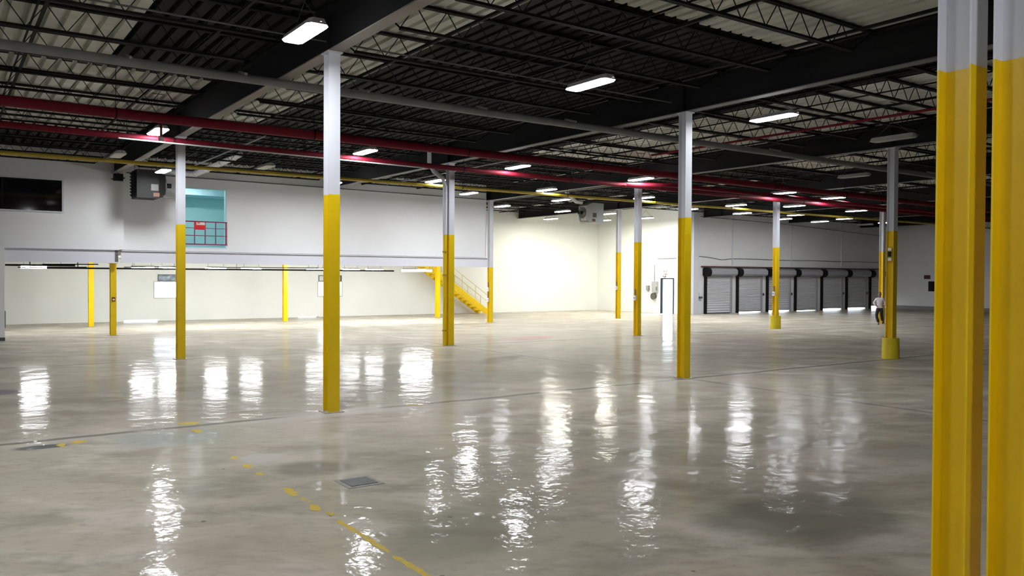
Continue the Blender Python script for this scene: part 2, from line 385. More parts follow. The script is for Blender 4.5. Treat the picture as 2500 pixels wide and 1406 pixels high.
# ------------------------------------------------------------------ rear wall windows
for k, (x0, x1, xa, xb) in enumerate(((3.55, 5.0, 3.75, 4.95), (12.4, 13.85, 12.45, 13.8))):
    r = empty('window_%d' % (k+1), (x0, YW, 0), 0, ('glaring white window with dark transom behind the left slender column' if k == 0 else 'glaring window half hidden behind the nearest centre column'), None, None, 'structure')
    f = MB(); w = x1-x0
    for (a, b_, c, d) in ((0,w,1.16,1.2),(0,w,2.0,2.04),(-.04,0,1.16,2.04),(w,w+.04,1.16,2.04)): f.box(a,b_,-.03,.1,c,d)
    f.build('window_frame', FIXW, r)
    f = MB(); a0, a1 = xa-x0, xb-x0
    for (a, b_, c, d) in ((a0,a1,2.05,2.08),(a0,a1,2.36,2.40),(a0-.04,a0,2.05,2.40),(a1,a1+.04,2.05,2.40)): f.box(a,b_,-.03,.1,c,d)
    f.build('transom_frame', DGREY, r)
    gl = mat('transom_glass_%d' % k, (.05,.07,.10) if k == 0 else (.7,.7,.7), .3, noise=.9 if k==0 else .1, nscale=3, dirt=(.5,.6,.75) if k==0 else None)
    MB().box(a0, a1, .08, .1, 2.08, 2.36).build('pane', gl, r)

# ------------------------------------------------------------------ mezzanine
MY, MYL = 21.9, 21.4
MEZ = 3.36
MX1 = 2*SU-.16
OP = (2.45, 4.42, 3.50, 6.0)
struct(wall_boxes_x(.33, MX1, MY, MY+.2, MEZ, ZW, [(OP[0], OP[1], OP[2], OP[3])]), 'wall_mezzanine_right', FACW, 'white mezzanine front wall with the teal opening')
struct(wall_boxes_x(XL, .33, MYL, MYL+.2, MEZ, ZW, [(-6.5, -1.80, 4.74, 5.9)]), 'wall_mezzanine_left', FACW, 'white mezzanine front wall projecting on the left, with the dark window')
struct(MB().box(.13, .33, MYL+.2, MY+.2, MEZ, ZW), 'wall_mezzanine_return', FACW)
struct(MB().box(MX1-.2, MX1, MY+.2, YW, MEZ, ZW), 'wall_mezzanine_side', FACW)
struct(MB().box(XL, MX1, MY+.2, YW-.01, 3.16, MEZ-.005), 'ceiling_mezzanine', WARM, 'cream underside of the mezzanine floor')
# dark window
r = empty('window_4', (-1.8, MYL, 0), 0, 'large dark upstairs window at the left edge with pale frame', None, None, 'structure')
f = MB(); f.box(-4.7,.06,-.04,.05,4.68,4.74); f.box(-4.7,.06,-.04,.05,5.9,5.95); f.box(0,.06,-.04,.05,4.74,5.9); f.build('window_frame', GREYW, r)
MB().box(-4.7,0,.08,.1,4.74,5.9).build('pane', GLASSD, r); MB().box(-1.92,-1.88,.05,.08,4.74,5.9).build('mullion', BLACK, r)
# pier at the left
r = empty('wall_pier', (-4.4, 20.8, 0), 0, 'white wall pier with grey foot at the left edge', None, None, 'structure')
MB().box(-2.2,.72,0,.55,.12,MEZ).build('pier_face', FACW, r); MB().box(-2.2,.73,-.01,.56,0,.12).build('pier_foot', DGREY, r); MB().box(.722,.76,.1,.35,.45,1.05).build('corner_guard', GPIPE, r)
# beams under the facade
def ibeam_x(name, x0, x1, y, z0, z1, w, m, label, cat='beam', t=.03):
    r = empty(name, ((x0+x1)/2, y, z0), 0, label, cat); h = z1-z0; a = x0-(x0+x1)/2; b_ = -a
    MB().box(a,b_,-w/2,w/2,h-t,h).build('top_flange', m, r); MB().box(a,b_,-w/2,w/2,0,t).build('bottom_flange', m, r); MB().box(a,b_,-.012,.012,t,h-t).build('web', m, r)
    return r
r = ibeam_x('mezzanine_beam', XL, .12, MYL-.05, 2.84, MEZ, .22, BEAMG, 'grey steel mezzanine edge beam at the left, below the dark window')
e = MB()
for z in (.1,.2,.3,.4): e.box(6.50,6.54,-.05,-.02,z,z+.03)
e.build('bolt', DGREY, r)
MB().box(6.44,6.56,-.02,.02,.03,.49).build('end_plate', GPIPE, r)
ibeam_x('mezzanine_beam', .30, MX1, MY-.08, 2.86, MEZ-.02, .20, BEAMG, 'long grey steel mezzanine edge beam running right to the corner column')
tag(MB().bar((-3.6,21.9,2.72),(-1.3,21.9,2.72),.05,.07).bar((-2.4,21.9,2.76),(-.5,21.9,2.78),.04).bar((-3.2,21.9,2.64),(-.9,21.9,2.66),.04).bar((-2.8,21.9,2.64),(-2.8,22.2,3.15),.03).bar((-1.2,21.9,2.64),(-1.2,22.2,3.15),.03).build('pipe_bundle', BLACK), 'black pipe bundle hung under the left mezzanine beam', 'pipe')
tag(MB().tube([(-2.0,24.5,2.64),(13.6,24.5,2.64)], .035, 8).bar((-1.5,24.5,2.64),(-1.5,24.5,3.15),.012).bar((1.2,24.5,2.64),(1.2,24.5,3.15),.012).bar((5.6,24.5,2.64),(5.6,24.5,3.15),.012).bar((10.5,24.5,2.64),(10.5,24.5,3.15),.012).build('sprinkler_pipe', BLACK), 'long black pipe hung beneath the mezzanine', 'pipe')
tag(MB().tube([(.5,22.3,2.68),(2.6,23.2,2.74),(2.75,23.2,2.62)], .02, 6).bar((2.6,23.2,2.74),(2.6,23.2,3.15),.015).build('conduit_run', DGREY), 'thin dark conduit under the mezzanine beam behind the second left post', 'conduit')
tag(MB().tube([(4.0,23.2,2.60),(4.0,23.2,2.72),(9.0,23.2,2.74),(9.05,23.2,3.15)], .02, 6).build('conduit_run', DGREY), 'thin dark conduit under the mezzanine beam left of the middle post', 'conduit')
# teal room
struct(MB().box(1.2,6.4,26.0,26.1,MEZ,6.9), 'wall_teal_room', TEAL, 'teal wall seen through the upstairs opening')
struct(MB().box(1.1,1.2,MY+.2,26.0,MEZ,6.9).box(6.4,6.5,MY+.2,26.0,MEZ,6.9), 'wall_teal_sides', TEAL)
struct(MB().box(1.2,6.4,MY+.2,26.0,6.35,6.45).box(1.2,6.4,24.6,26.0,5.95,6.35), 'ceiling_teal_room', TEALC, 'pale ceiling and bulkhead of the teal room')
struct(MB().box(1.2,6.4,MY+.2,26.0,MEZ,MEZ+.02), 'floor_teal_room', TEAL)
struct(MB().box(OP[0]+.002,OP[0]+.03,MY-.01,MY+.21,OP[2]+.002,OP[3]-.002).box(OP[1]-.05,OP[1]-.002,MY-.01,MY+.21,OP[2]+.002,OP[3]-.002).box(OP[0]+.03,OP[1]-.05,MY-.01,MY+.21,OP[2]+.002,OP[2]+.04).box(OP[0]+.03,OP[1]-.05,MY-.01,MY+.21,OP[3]-.03,OP[3]-.002), 'trim_6', TEALC, 'pale blue reveal around the upstairs opening')
r = empty('ceiling_light', (3.1, 23.6, 6.33), 0, 'lit strip light on the ceiling of the teal upstairs room', 'light')
MB().box(-.9,.9,-.12,.12,-.04,0).build('housing', FIXW, r); MB().box(-.85,.85,-.1,.1,-.07,-.041).build('diffuser', LITT, r)
r = empty('safety_gate', (OP[0], MY-.05, 0), 0, 'crimson steel safety gate across the upstairs teal opening', 'railing')
W = OP[1]-OP[0]
for z, t in ((3.66,.045),(4.02,.03),(4.33,.022),(4.60,.045)): MB().bar((0,0,z),(W,0,z),t).build('rail', RAILR, r)
for i in range(5): MB().bar((.22+i*(W-.26)/4,0,3.66),(.22+i*(W-.26)/4,0,4.60),.035 if i<4 else .05).build('upright', mat('muted_rail_paint',(.12,.06,.12),.5) if i<4 else RAILR, r)
r = empty('danger_sign', (3.30, MY-.09, 4.43), 0, 'red and white warning sign hung on the crimson gate', 'sign')
MB().box(-.22,.22,-.01,.01,-.17,.15).build('sign_plate', SIGNR, r); MB().box(-.14,.2,-.016,-.01,.03,.14).build('white_panel', SIGNW, r); MB().box(-.1,.0,-.02,-.016,.09,.13).build('red_mark', SIGNR, r); MB().box(-.18,.15,-.014,-.01,-.1,-.085).build('dark_line', RAILR, r)
tag(MB().tube([(.5,MY-.05,6.42),(MX1-.1,MY-.05,6.33)], .022, 6).build('facade_conduit', DGREY), 'long dark conduit high along the white mezzanine wall', 'conduit')

# ------------------------------------------------------------------ columns
BF, DP, TF = .214, .225, .013
def hsec(z0, z1, mi, mb, ang=0):
    # flanges face -y/+y, web along y
    mb.box(-BF/2, BF/2, -DP/2, -DP/2+TF, z0, z1, mi); mb.box(-BF/2, BF/2, DP/2-TF, DP/2, z0, z1, mi)
    mb.box(-.006, .006, -DP/2+TF, DP/2-TF, z0, z1, mi)
def column(x, y, label, zb=ZB, zt=ZT, group='yellow and white hall columns', collar=False, cap=True, gusset=True):
    r = empty('steel_column', (x, y, 0), 0, label, 'column', group)
    mb = MB(); hsec(.012 if not collar else .5, zb, 0, mb)
    if zt > zb: hsec(zb, zt-.02, 1, mb)
    mb.build('shaft', [YEL, GREYW], r)
    if collar: MB().cyl((0,0), .25, 0, .62, 28, r1=.235).build('concrete_collar', mat('yellow_collar_paint',(.72,.56,.01),.55,noise=.15), r)
    else: MB().box(-.17,.17,-.17,.17,0,.012).build('base_plate', CONC, r)
    if cap: MB().box(-.14,.14,-.16,.16,zt-.02,zt-.001).build('cap_plate', GREYW if zt > zb else YEL, r)
    return r
cA = column(0, 0, 'nearest centre column, yellow below and white above, left of the picture middle')
cB = column(SU, 0, 'large yellow and white column right of centre in front of the exit door')
cC = column(2*SU, 0, 'tall column with a wide round yellow collar, next to the walking person', collar=True)
cD = column(0, SV, 'yellow and white column at the left in front of the crimson gate')
cE = column(SU, SV, 'yellow and white column in front of the yellow staircase, drain pipe at its side')
cF = column(2*SU, SV, 'slender yellow and white column just left of the large right-of-centre column')
cG = column(3*SU, SV, 'brightly lit column with a round yellow collar in front of the roll-up doors', collar=True)
cH = column(4*SU, SV, 'distant yellow and white column directly behind the walking person')
cI = column(3*SU, 2*SV, 'farthest slim column standing before the bright cream corner')
cK = column(2*SU, 2*SV, 'column at the right corner of the mezzanine, yellow only up to the beam', zb=2.85)
for d, lab in ((.035, 'near left member of the foreground double column at the right edge'), (-.325, 'near right member of the foreground double column, cut by the picture edge')):
    column(-.02, -SV+d, lab, group='foreground double column')
G4 = 'yellow mezzanine posts'
for x, y, lab in ((0, 2*SV, 'short yellow mezzanine post with a small red plate, second from the left'), (SU, 2*SV, 'short yellow mezzanine post hidden behind the nearest centre column'),
                  (.07, 27.85, 'leftmost short yellow mezzanine post, farther back'), (SU+.2, 27.8, 'short yellow mezzanine post alone between the two left hall columns'), (2*SU+.25, 27.6, 'short thick yellow post beside the top of the yellow staircase')):
    if 'hidden' in lab: continue
    zt = 2.83 if y < 22 else 3.15
    column(x, y, lab, zb=zt, zt=zt, group=G4, cap=True)
# small items on columns
def plate(name, x, y, z, w, h, m, label, cat='sign', dy=0, face='y', d=.03):
    r = empty(name, (x, y, z), 0, label, cat)
    if face == 'y': MB().box(-w/2,w/2,-d,0,-h/2,h/2).build('plate', m, r); MB().box(-w*.3,w*.3,-d-.004,-d,-h*.25,h*.1).build('mark', SIGNW, r)
    else: MB().box(-d,0,-w/2,w/2,-h/2,h/2).build('plate', m, r); MB().box(-d-.004,-d,-w*.3,w*.3,-h*.25,h*.1).build('mark', SIGNW, r)
    return r
plate('post_plate', 0, 2*SV-DP/2, 1.42, .12, .16, mat('plate_maroon',(.16,.03,.02),.5), 'small dark red plate on the second mezzanine post', 'plate')
r = empty('extinguisher_sign', (2*SU-BF/2, 0, 3.1), 0, 'small black and white extinguisher sign on the collared column beside the person', 'sign')
MB().box(-.01,0,-.07,.07,-.20,.22).build('sign_plate', YPIPE, r); MB().box(-.014,-.01,-.055,.055,-.06,.10).build('pictogram', BLACK, r); MB().box(-.014,-.01,-.05,.05,.13,.2).build('white_panel', SIGNW, r); MB().box(-.014,-.01,-.05,.05,-.18,-.1).build('white_panel', SIGNW, r)
for (x, y, z, lab) in ((2*SU-BF/2-.002, 2*SV, 1.72, 'upper switch box on the mezzanine corner column'), (2*SU-BF/2-.002, 2*SV, 1.18, 'lower switch box on the mezzanine corner column'),
                       (3*SU-BF/2-.002, SV, 1.65, 'switch box on the collared column before the roll-up doors'), (2*SU-BF/2-.002, SV, 1.55, 'switch box on the slender column left of the large column'), (3*SU-BF/2-.002, 2*SV, 1.75, 'switch box on the farthest slim column')):
    r = empty('switch_box', (x, y, z), 0, lab, 'switch', 'switch boxes on columns')
    MB().box(-.07,0,-.06,.06,-.1,.1).build('case', SIGNW, r); MB().box(-.075,-.07,-.02,.02,-.03,.03).build('toggle', DGREY, r); MB().box(-.05,0,-.03,.03,.1,.35).build('conduit', mat('bronze_conduit',(.25,.16,.05),.5), r)
# downspout by column E
r = empty('drain_pipe', (SU-.24, SV-.06, 0), 0, 'drain pipe with top elbow clamped beside the column before the staircase', 'pipe')
MB().tube([(0,0,ZB),(0,0,5.45),(-.08,0,5.72),(-.45,0,5.95),(-.62,0,6.15),(-.62,0,6.9)], .075, 12).build('upper_pipe', GREYW, r)
MB().tube([(0,0,0),(0,0,ZB)], .065, 12).build('lower_pipe', YEL, r)
for z in (.5, 2.4, 3.2, 5.2): MB().tube([(0,0,z),(0,0,z+.05)], .085, 12).build('clamp', BEAMG if z > 4 else YPIPE, r)

# ------------------------------------------------------------------ girders
def girder(x, y0, y1, label, fm):
    r = empty('roof_girder', (x, (y0+y1)/2, ZT), 0, label, 'girder', 'roof girders'); h = 7.0-ZT; a = (y0-y1)/2; b_ = -a
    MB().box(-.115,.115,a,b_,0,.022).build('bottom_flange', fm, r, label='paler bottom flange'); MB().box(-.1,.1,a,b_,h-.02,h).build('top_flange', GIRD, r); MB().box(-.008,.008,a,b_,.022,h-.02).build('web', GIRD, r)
    for j in (-1,0,1,2):
        yy = j*SV-(y0+y1)/2
        if a < yy < b_:
            MB().box(-.1,-.008,yy-.006,yy+.006,.022,h-.02).box(.008,.1,yy-.006,yy+.006,.022,h-.02).build('stiffener', GIRD, r)
GY = {-1: MYL, 0: MYL, 1: MY, 2: YW, 3: YW, 4: YD, 5: YD, 6: YD}
GL = {-1:'dark roof girder out past the left edge', 0:'dark roof girder with tan bottom flange over the nearest centre column', 1:'dark roof girder over the large right-of-centre column', 2:'dark roof girder over the collared column beside the person',
      3:'dark roof girder over the brightly lit collared column', 4:'dark roof girder over the column behind the person', 5:'dark roof girder, second from the far wall', 6:'dark roof girder closest to the far wall'}
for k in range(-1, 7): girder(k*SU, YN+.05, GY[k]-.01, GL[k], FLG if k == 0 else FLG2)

# ------------------------------------------------------------------ bar joists
def joist_proto():
    r = empty('bar_joist', (0,0,0)); L_ = SU
    t = MB(); 
    for s_ in (-1,1): t.box(.02,L_-.02,s_*.03-.022,s_*.03+.022,7.005,7.055)
    t.build('top_chord', BLACK, r)
    b_ = MB()
    for s_ in (-1,1): b_.box(.75,L_-.75,s_*.028-.02,s_*.028+.02,6.56,6.605)
    b_.build('bottom_chord', BLACK, r)
    w = MB(); x = .75; pan = (L_-1.5)/12; w.bar((.12,0,7.0),(.75,0,6.59),.022); w.bar((L_-.12,0,7.0),(L_-.75,0,6.59),.022)
    for i in range(12):
        w.bar((x,0,6.59),(x+pan/2,0,7.02),.014); w.bar((x+pan/2,0,7.02),(x+pan,0,6.59),.014); x += pan
    w.build('web', BLACK, r)
    return r
jp = joist_proto(); first = True
bayname = {-1:'leftmost', 0:'second', 1:'third', 2:'fourth', 3:'fifth', 4:'sixth', 5:'seventh'}
for bay in range(-1, 6):
    ystart = {-1:-2.95, 0:-6.6, 1:-8.5}.get(bay, -8.5); ymax = {-1:MYL-.3, 0:MYL-.1, 1:MY-.3}.get(bay, YW-.3 if bay == 2 else YD-.3)
    k = 0; c = 0
    for i in range(-5, 20):
        y = -1.12+1.832*i
        if y < ystart or y > ymax: continue
        ends = 1
        o = jp if first else copy_tree(jp); first = False
        o.location = (bay*SU, y, 0)
        tag(o, 'black bar joist, %s from the front, %s roof bay from left' % (ORD[c], bayname[bay]), 'joist', 'black open-web roof joists')
        c += 1
# bay 3 behind the dock wall line (only to the end wall)
for bay in range(-1, 6):
    y1 = min(GY[bay], GY[bay+1]) if bay < 6 else YD
    y1 = {-1:MYL, 0:MYL, 1:MY, 2:YW}.get(bay, YD)-.1
    for dx, z, nm in ((1.7, 6.63, 'left'), (4.6, 6.63, 'middle'), (7.2, 6.63, 'right')):
        tag(MB().bar((bay*SU+dx, -8.5, z), (bay*SU+dx, y1, z), .05).build('bridging_bar', BLACK), 'thin black bridging bar across the joists, %s one in %s roof bay from left' % (nm, bayname[bay]), 'brace', 'black joist bridging bars')
    tag(MB().bar((bay*SU+4.6, -8.5, 6.98), (bay*SU+4.6, y1, 6.98), .03).build('bridging_bar', BLACK), 'thin black bridging bar high under the deck, %s roof bay from left' % bayname[bay], 'brace', 'black joist bridging bars')

# ------------------------------------------------------------------ long pipes
def pipe(name, pts, r, m, label, hang=None, cat='pipe', group=None, ch=.012, top_joist=False):
    e = empty(name, pts[0], 0, label, cat, group); o = Vector(pts[0])
    MB().tube([Vector(p)-o for p in pts], r, 14).build('pipe_run', m, e)
    if hang:
        a, b_ = Vector(pts[0]), Vector(pts[-1]); x = hang[0]
        while x < b_.x:
            t = (x-a.x)/(b_.x-a.x); p = a.lerp(b_, t)-o
            h = MB(); h.tube([p+Vector((-.015,0,0)), p+Vector((.015,0,0))], r*1.12, 12); h.bar(p+Vector((0,0,r)), (p.x, p.y, (6.555 if top_joist else 7.0)-o.z), ch); h.build('hanger', BLACK, e)
            x += hang[1]
    return e
gp = pipe('grey_pipe', [(-12.5,2.35,6.19),(XR-.3,2.45,6.19)], .085, GPIPE, 'long grey pipe slung under the girders above the nearest centre column')
for x in (-2.9, -.9, 1.6, 4.5, 7.1, 11, 15, 19.5, 24, 29):
    MB().bar((x-gp.location.x,-.42,-.02),(x-gp.location.x,.0,.10),.05).build('support_arm', GPIPE, gp)
pipe('sprinkler_main', [(-12.5,6.45,6.03),(XR-.3,6.45,5.72)], .115, RED, 'thick red sprinkler main, the upper of the long red pipes', (-7.0, 4.6))
pipe('sprinkler_main', [(-12.5,9.9,6.07),(XR-.3,9.9,5.75)], .085, RED, 'thinner red sprinkler main, the lower of the long red pipes', (-5.0, 4.6), top_joist=True)
pipe('sprinkler_branch', [(16.0,9.72,5.92),(17.3,8.6,5.90),(XR-.4,8.6,5.70)], .08, RED, 'middle red pipe that starts with a diagonal link right of centre')
pipe('sprinkler_branch', [(14.1,-8,6.50),(14.1,6.45,6.50)], .035, RED, 'thin red branch pipe crossing the pale deck at upper right')
hl_strip = pipe('pipe_highlight_strip', [(-1.8,9.72,5.93),(7.2,9.72,5.87)], .02, FIXW, 'thin white strip added as a highlight below the lower red main', cat='conduit')  # white strip added to stand for the lamp highlight along the red pipe
for x in (-1.6, 0.5, 3.2, 6.6): MB().bar((x+1.8,0,0),(x+1.8,.085,.63),.012).build('hanger', BLACK, hl_strip)
pipe('gas_pipe', [(-12.5,14.3,5.89),(XR-.3,14.1,5.89)], .06, YPIPE, 'long yellow gas pipe running across the whole hall', (-4.5, 5.3))
pipe('ceiling_conduit', [(-8,.16,6.52),(SU-.3,.16,6.52)], .016, mat('dull_conduit', (.07,.07,.07), .6), 'thin pale conduit under the joists above the second bright light', cat='conduit')
for x, y0, y1, nm in ((2.3, 10.5, 20, 'left'), (SU+2.1, 4, 20, 'middle'), (2*SU+1.6, 12, 30, 'right')):
    pipe('sprinkler_branch', [(x,y0,6.50),(x,y1,6.50)], .025, GPIPE, 'thin grey branch pipe under the joists, the %s one of three' % nm)
o = pipe('sprinkler_drop', [(-1.45,6.45,5.855),(-1.45,6.45,5.56)], .03, RED, 'short red drop with white head below the upper red main at left')
MB().tube([(0,0,-.32),(0,0,-.40)], .06, 8).build('sprinkler_head', FIXW, o)

# ------------------------------------------------------------------ high-bay lights
def fixture_proto(m):
    r = empty('high_bay_light', (0,0,0))
    # trough: chamfered ends, long axis along y
    hx, hy, h = .17, .60, .09
    o8 = [(-hx*.7,-hy),(hx*.7,-hy),(hx,-hy+.08),(hx,hy-.08),(hx*.7,hy),(-hx*.7,hy),(-hx,hy-.08),(-hx,-hy+.08)]
    hb = MB(); n8 = 8
    hb.add([(x,y,0) for x,y in o8]+[(x*.7,y*.96,h) for x,y in o8], [tuple(range(8)), tuple(range(15,7,-1))]+[(i+8,(i+1)%8+8,(i+1)%8,i) for i in range(8)])
    hb.build('housing', FIXW, r)
    d = MB(); d.add([(x*.93,y*.95,-.02) for x,y in o8]+[(x*.99,y*.99,-.001) for x,y in o8], [tuple(range(7,-1,-1))]+[(i,(i+1)%8,(i+1)%8+8,i+8) for i in range(8)])
    d.build('diffuser', m, r)
    for s_ in (-1,1): (MB() if s_ < 0 else MB().bar((0,0,.48),(0,0,.98),.007).bar((-.16,0,.972),(.16,0,.972),.02)).bar((0,s_*.62,.03),(0,s_*.69,.02),.02).bar((0,s_*.5,h),(0,0,.48),.007).build('suspension', DGREY, r)
    return r
LITD = mat('lit_dim_tubes', (.9, .9, .9), .5, emis=(.95, .97, 1), est=LAMP*.4)
protos = {'d': fixture_proto(LITD), 'p': fixture_proto(mat('brightened_unlit_tubes', (.8,.8,.72), .5)), 'c': fixture_proto(LIT), 's': fixture_proto(LITS), 'w': fixture_proto(LITW), 'o': fixture_proto(OFF)}; used = set()  # paler unlit copy: light falling on those two fixtures put into the colour
def light(kind, x, y, label, z=6.1, rz=0):
    o = protos[kind] if kind not in used else copy_tree(protos[kind]); used.add(kind)
    o.location = (x, y, z); o.rotation_euler.z = rz
    tag(o, label, 'light', 'unlit high-bay lights' if kind in 'op' else 'lit high-bay lights')
R_ = {'near': 'row nearest the camera', 'a': 'red pipe row', 'b': 'yellow pipe row', 'c': 'mezzanine row', 'd': 'cream corner row', 'e': 'rearmost row'}
rows = [('near', -1.47, [('c',-1.06),('c',4.65),('c',10.2),('o',15.2)]),
        ('a', 9.15, [('c',-.96),('c',4.87),('c',10.48),('c',16.2),('c',24.75),('c',28.4)]),
        ('b', 14.45, [('p',-1.03),('p',3.62),('c',10.3),('c',15.76),('c',21.5),('c',28.0)]),
        ('c', 17.75, [('s',1.0),('s',7.45),('s',13.9),('c',19.16),('s',28.05),('s',32.5),('d',38.2,19.2),('d',42.0,19.2),('o',47.5,19.4)]),
        ('d', 22.85, [('c',18.89,22.4),('w',23.53,23.1),('w',26.75),('s',30.9,24.0)]),
        ('e', 28.38, [('w',26.75),('w',30.31,27.3)])]
for key, y, L_ in rows:
    for i, q in enumerate(L_):
        light(q[0], q[1], q[2] if len(q) > 2 else y, '%s high-bay ceiling light, %s from the left in the %s' % ('unlit grey' if q[0] in 'op' else 'glowing white', ORD[i], R_[key]))
for i, (x, y) in enumerate(((-6.5,-1.47),(-6.5,-6.9),(-6.5,-12.3),(-1.8,-14.5))):  # lamps added out of view to brighten the foreground floor and column
    light('c', x, y, 'added high-bay fill light out of frame near the camera, %s one' % ORD[i])
light('o', 21.76, 3.85, 'unlit grey high-bay ceiling light left of the collared column top, by the grey pipe')
for q, lab in (((30.68,12.9),'glowing high-bay ceiling light far right, nearest behind the middle red pipe'), ((35.9,12.7),'glowing high-bay ceiling light far right, just before the yellow pipe end'), ((36.0,16.6),'glowing high-bay ceiling light far right, above the fourth roll-up door'),
               ((40.9,16.6),'glowing high-bay ceiling light far right, above the fifth roll-up door'), ((46.25,17.0),'glowing high-bay ceiling light far right, beside the column behind the person')):
    light('d', q[0], q[1], lab)
# strip lights under the mezzanine
sp = empty('strip_light', (0,0,0))
MB().box(-.46,.46,-.09,.09,.04,.10).build('housing', FIXW, sp)
MB().box(-.45,.45,-.08,.08,-.06,.039).build('diffuser', LITM, sp)
MB().bar((-.35,0,.1),(-.35,0,.48),.01).bar((.35,0,.1),(.35,0,.48),.01).build('suspension', DGREY, sp)
for i, (x, y) in enumerate(((-2.4,25.2),(1.75,25.2),(2.95,25.5),(4.95,25.5),(6.5,25.2),(9.6,25.0),(11.45,25.0),(12.75,25.0),(14.8,25.0),(15.95,25.6))):
    o = sp if i == 0 else copy_tree(sp); o.location = (x, y, 2.68)
    tag(o, 'lit strip light hung beneath the mezzanine, %s from the left' % ORD[i], 'light', 'strip lights under the mezzanine')

# ------------------------------------------------------------------ unit heaters
def heater(loc, rz, label, flue, m):
    r = empty('unit_heater', loc, rz, label, 'heater', 'hanging unit heaters')
    b = MB(); b.box(-.5,.28,-.5,.5,0,1.05); b.build('cabinet', m, r)
    t = MB(); a = [(.28,-.5,0),(.28,.5,0),(.28,.5,1.05),(.28,-.5,1.05)]; c = [(.55,-.32,.18),(.55,.32,.18),(.55,.32,.9),(.55,-.32,.9)]
    t.add(a+c, [(0,1,5,4),(1,2,6,5),(2,3,7,6),(3,0,4,7),(4,5,6,7)]); t.build('fan_shroud', m, r)
    MB().tube([(.56,0,.54),(.60,0,.54)], .30, 20).build('fan_ring', DGREY, r)
    fb = MB()
    for k in range(4):
        a0 = k*PI/2; fb.add([(.61,.05*math.cos(a0),.54+.05*math.sin(a0)),(.63,.28*math.cos(a0+.1),.54+.28*math.sin(a0+.1)),(.61,.28*math.cos(a0+.8),.54+.28*math.sin(a0+.8))], [(0,1,2),(2,1,0)])
    fb.build('fan_blades', GPIPE, r)
    MB().tube([(.6,0,.54),(.82,0,.54)], .09, 12).build('motor', BLACK, r)
    lv = MB()
    for k in range(8): lv.add([(-.51,-.46,.08+k*.115),(-.51,.46,.08+k*.115),(-.58,.46,.16+k*.115),(-.58,-.46,.16+k*.115)], [(0,1,2,3),(3,2,1,0)])
    lv.build('louvres', BLACK, r)
    s_ = -1 if abs(rz) < 1 else 1
    MB().box(.0,.26,s_*.5-.006,s_*.5+.006,.28,.52).build('label_plate', mat('label_grey',(.05,.05,.045),.5), r); MB().box(.08,.3,s_*.5-.007,s_*.5+.007,.06,.20).build('caution_tag', mat('orange_tag',(.09,.025,.005),.5), r)
    g = MB().tube([(.3,s_*.3,.08),(.95,s_*.3,.06),(.98,s_*.3,.6),(.98,s_*.3,.95)], .02, 8); g.build('gas_line', DGREY, r)
    for sx in (-.4,.2):
        for sy in (-.4,.4): MB().bar((sx,sy,1.05),(sx,sy,7.085-loc[2]),.014).build('hanger_rod', BLACK, r)
    return r
heater((.95,20.0,5.27), 0, 'dark unit heater hanging before the white mezzanine wall at left', None, HEATG)
heater((23.25,20.35,5.28), PI, 'grey unit heater with visible fan hanging near the cream corner', None, mat('heater_light_grey',(.33,.34,.32),.4,.3))
r = empty('flue_duct', (2.2,20.0,6.3), 0, 'silver segmented flue duct rising right of the left column top', 'duct', 'silver flue ducts')
FP = [(1.5,20.0,6.44), (2.2,20.1,6.33), (2.67,19.93,6.35), (2.80,18.80,6.42), (3.25,18.51,6.66), (3.54,17.92,6.82), (3.68,17.48,6.92)]
fp = [(a-2.2, b_-20.0, c-6.3) for a, b_, c in FP]
MB().tube(fp, .11, 16).build('duct_run', GALV, r)
for a, b_ in zip(fp[2:], fp[3:]):
    a = Vector(a); b_ = Vector(b_); d = (b_-a).normalized()*.03
    MB().tube([a-d, a+d], .135, 16).build('joint_band', GALV, r)
r = empty('flue_duct', (22.45,20.35,6.37), 0, 'short silver flue duct above the grey heater near the cream corner', 'duct', 'silver flue ducts')
MB().tube([(.2,0,.0),(-.2,0,.02),(-.75,0,.34),(-.9,0,.55)], .10, 14).build('duct_run', GALV, r); MB().tube([(-.5,0,.19),(-.56,0,.23)], .115, 14).build('joint_band', GALV, r)
r = empty('wall_speaker', (.05,20.9,5.98), 0, 'small black device hung near the mezzanine corner under the yellow pipe', 'device')
MB().box(-.16,.16,-.12,.12,0,.26).build('case', BLACK, r); MB().bar((0,0,.26),(0,0,1.0),.02).build('bracket', BLACK, r); MB().bar((-.24,0,.05),(.24,0,.12),.04).build('arm', BLACK, r)

# ------------------------------------------------------------------ staircase
r = empty('staircase', (23.4, 31.0, 0), 0, 'yellow steel staircase descending rightwards along the rear wall', 'stairs')
X1, Z1 = -4.95, 3.36
sl = Z1/X1
for yy in (-.48, .48):
    s_ = MB(); s_.add([(0,yy-.02,0),(-.32,yy-.02,0),(X1-.32+0,yy-.02,Z1-.02),(X1,yy-.02,Z1+.2),(0,yy-.02,.22),(0,yy+.02,0),(-.32,yy+.02,0),(X1-.32,yy+.02,Z1-.02),(X1,yy+.02,Z1+.2),(0,yy+.02,.22)],
        [(0,1,2,3,4),(9,8,7,6,5),(0,5,6,1),(1,6,7,2),(2,7,8,3),(3,8,9,4),(4,9,5,0)]); s_.build('stringer', YEL, r)
for k in range(16):
    x = -.12+X1*k/16; z = .2+Z1*k/16
    MB().box(x-.28,x,-.46,.46,z-.035,z).build('tread', YEL, r)
for yy in (-.48, .48):
    h = MB(); h.bar((0,yy,.2),(0,yy,1.12),.035); h.bar((0,yy,1.12),(X1,yy,1.12+Z1),.03); h.bar((0,yy,.70),(X1,yy,.70+Z1),.022)
    for k in range(1,5): h.bar((X1*k/5,yy,.2+Z1*k/5),(X1*k/5,yy,1.12+Z1*k/5),.025)
    h.build('handrail', mat('thin_rail_yellow',(.62,.55,.25),.5), r)

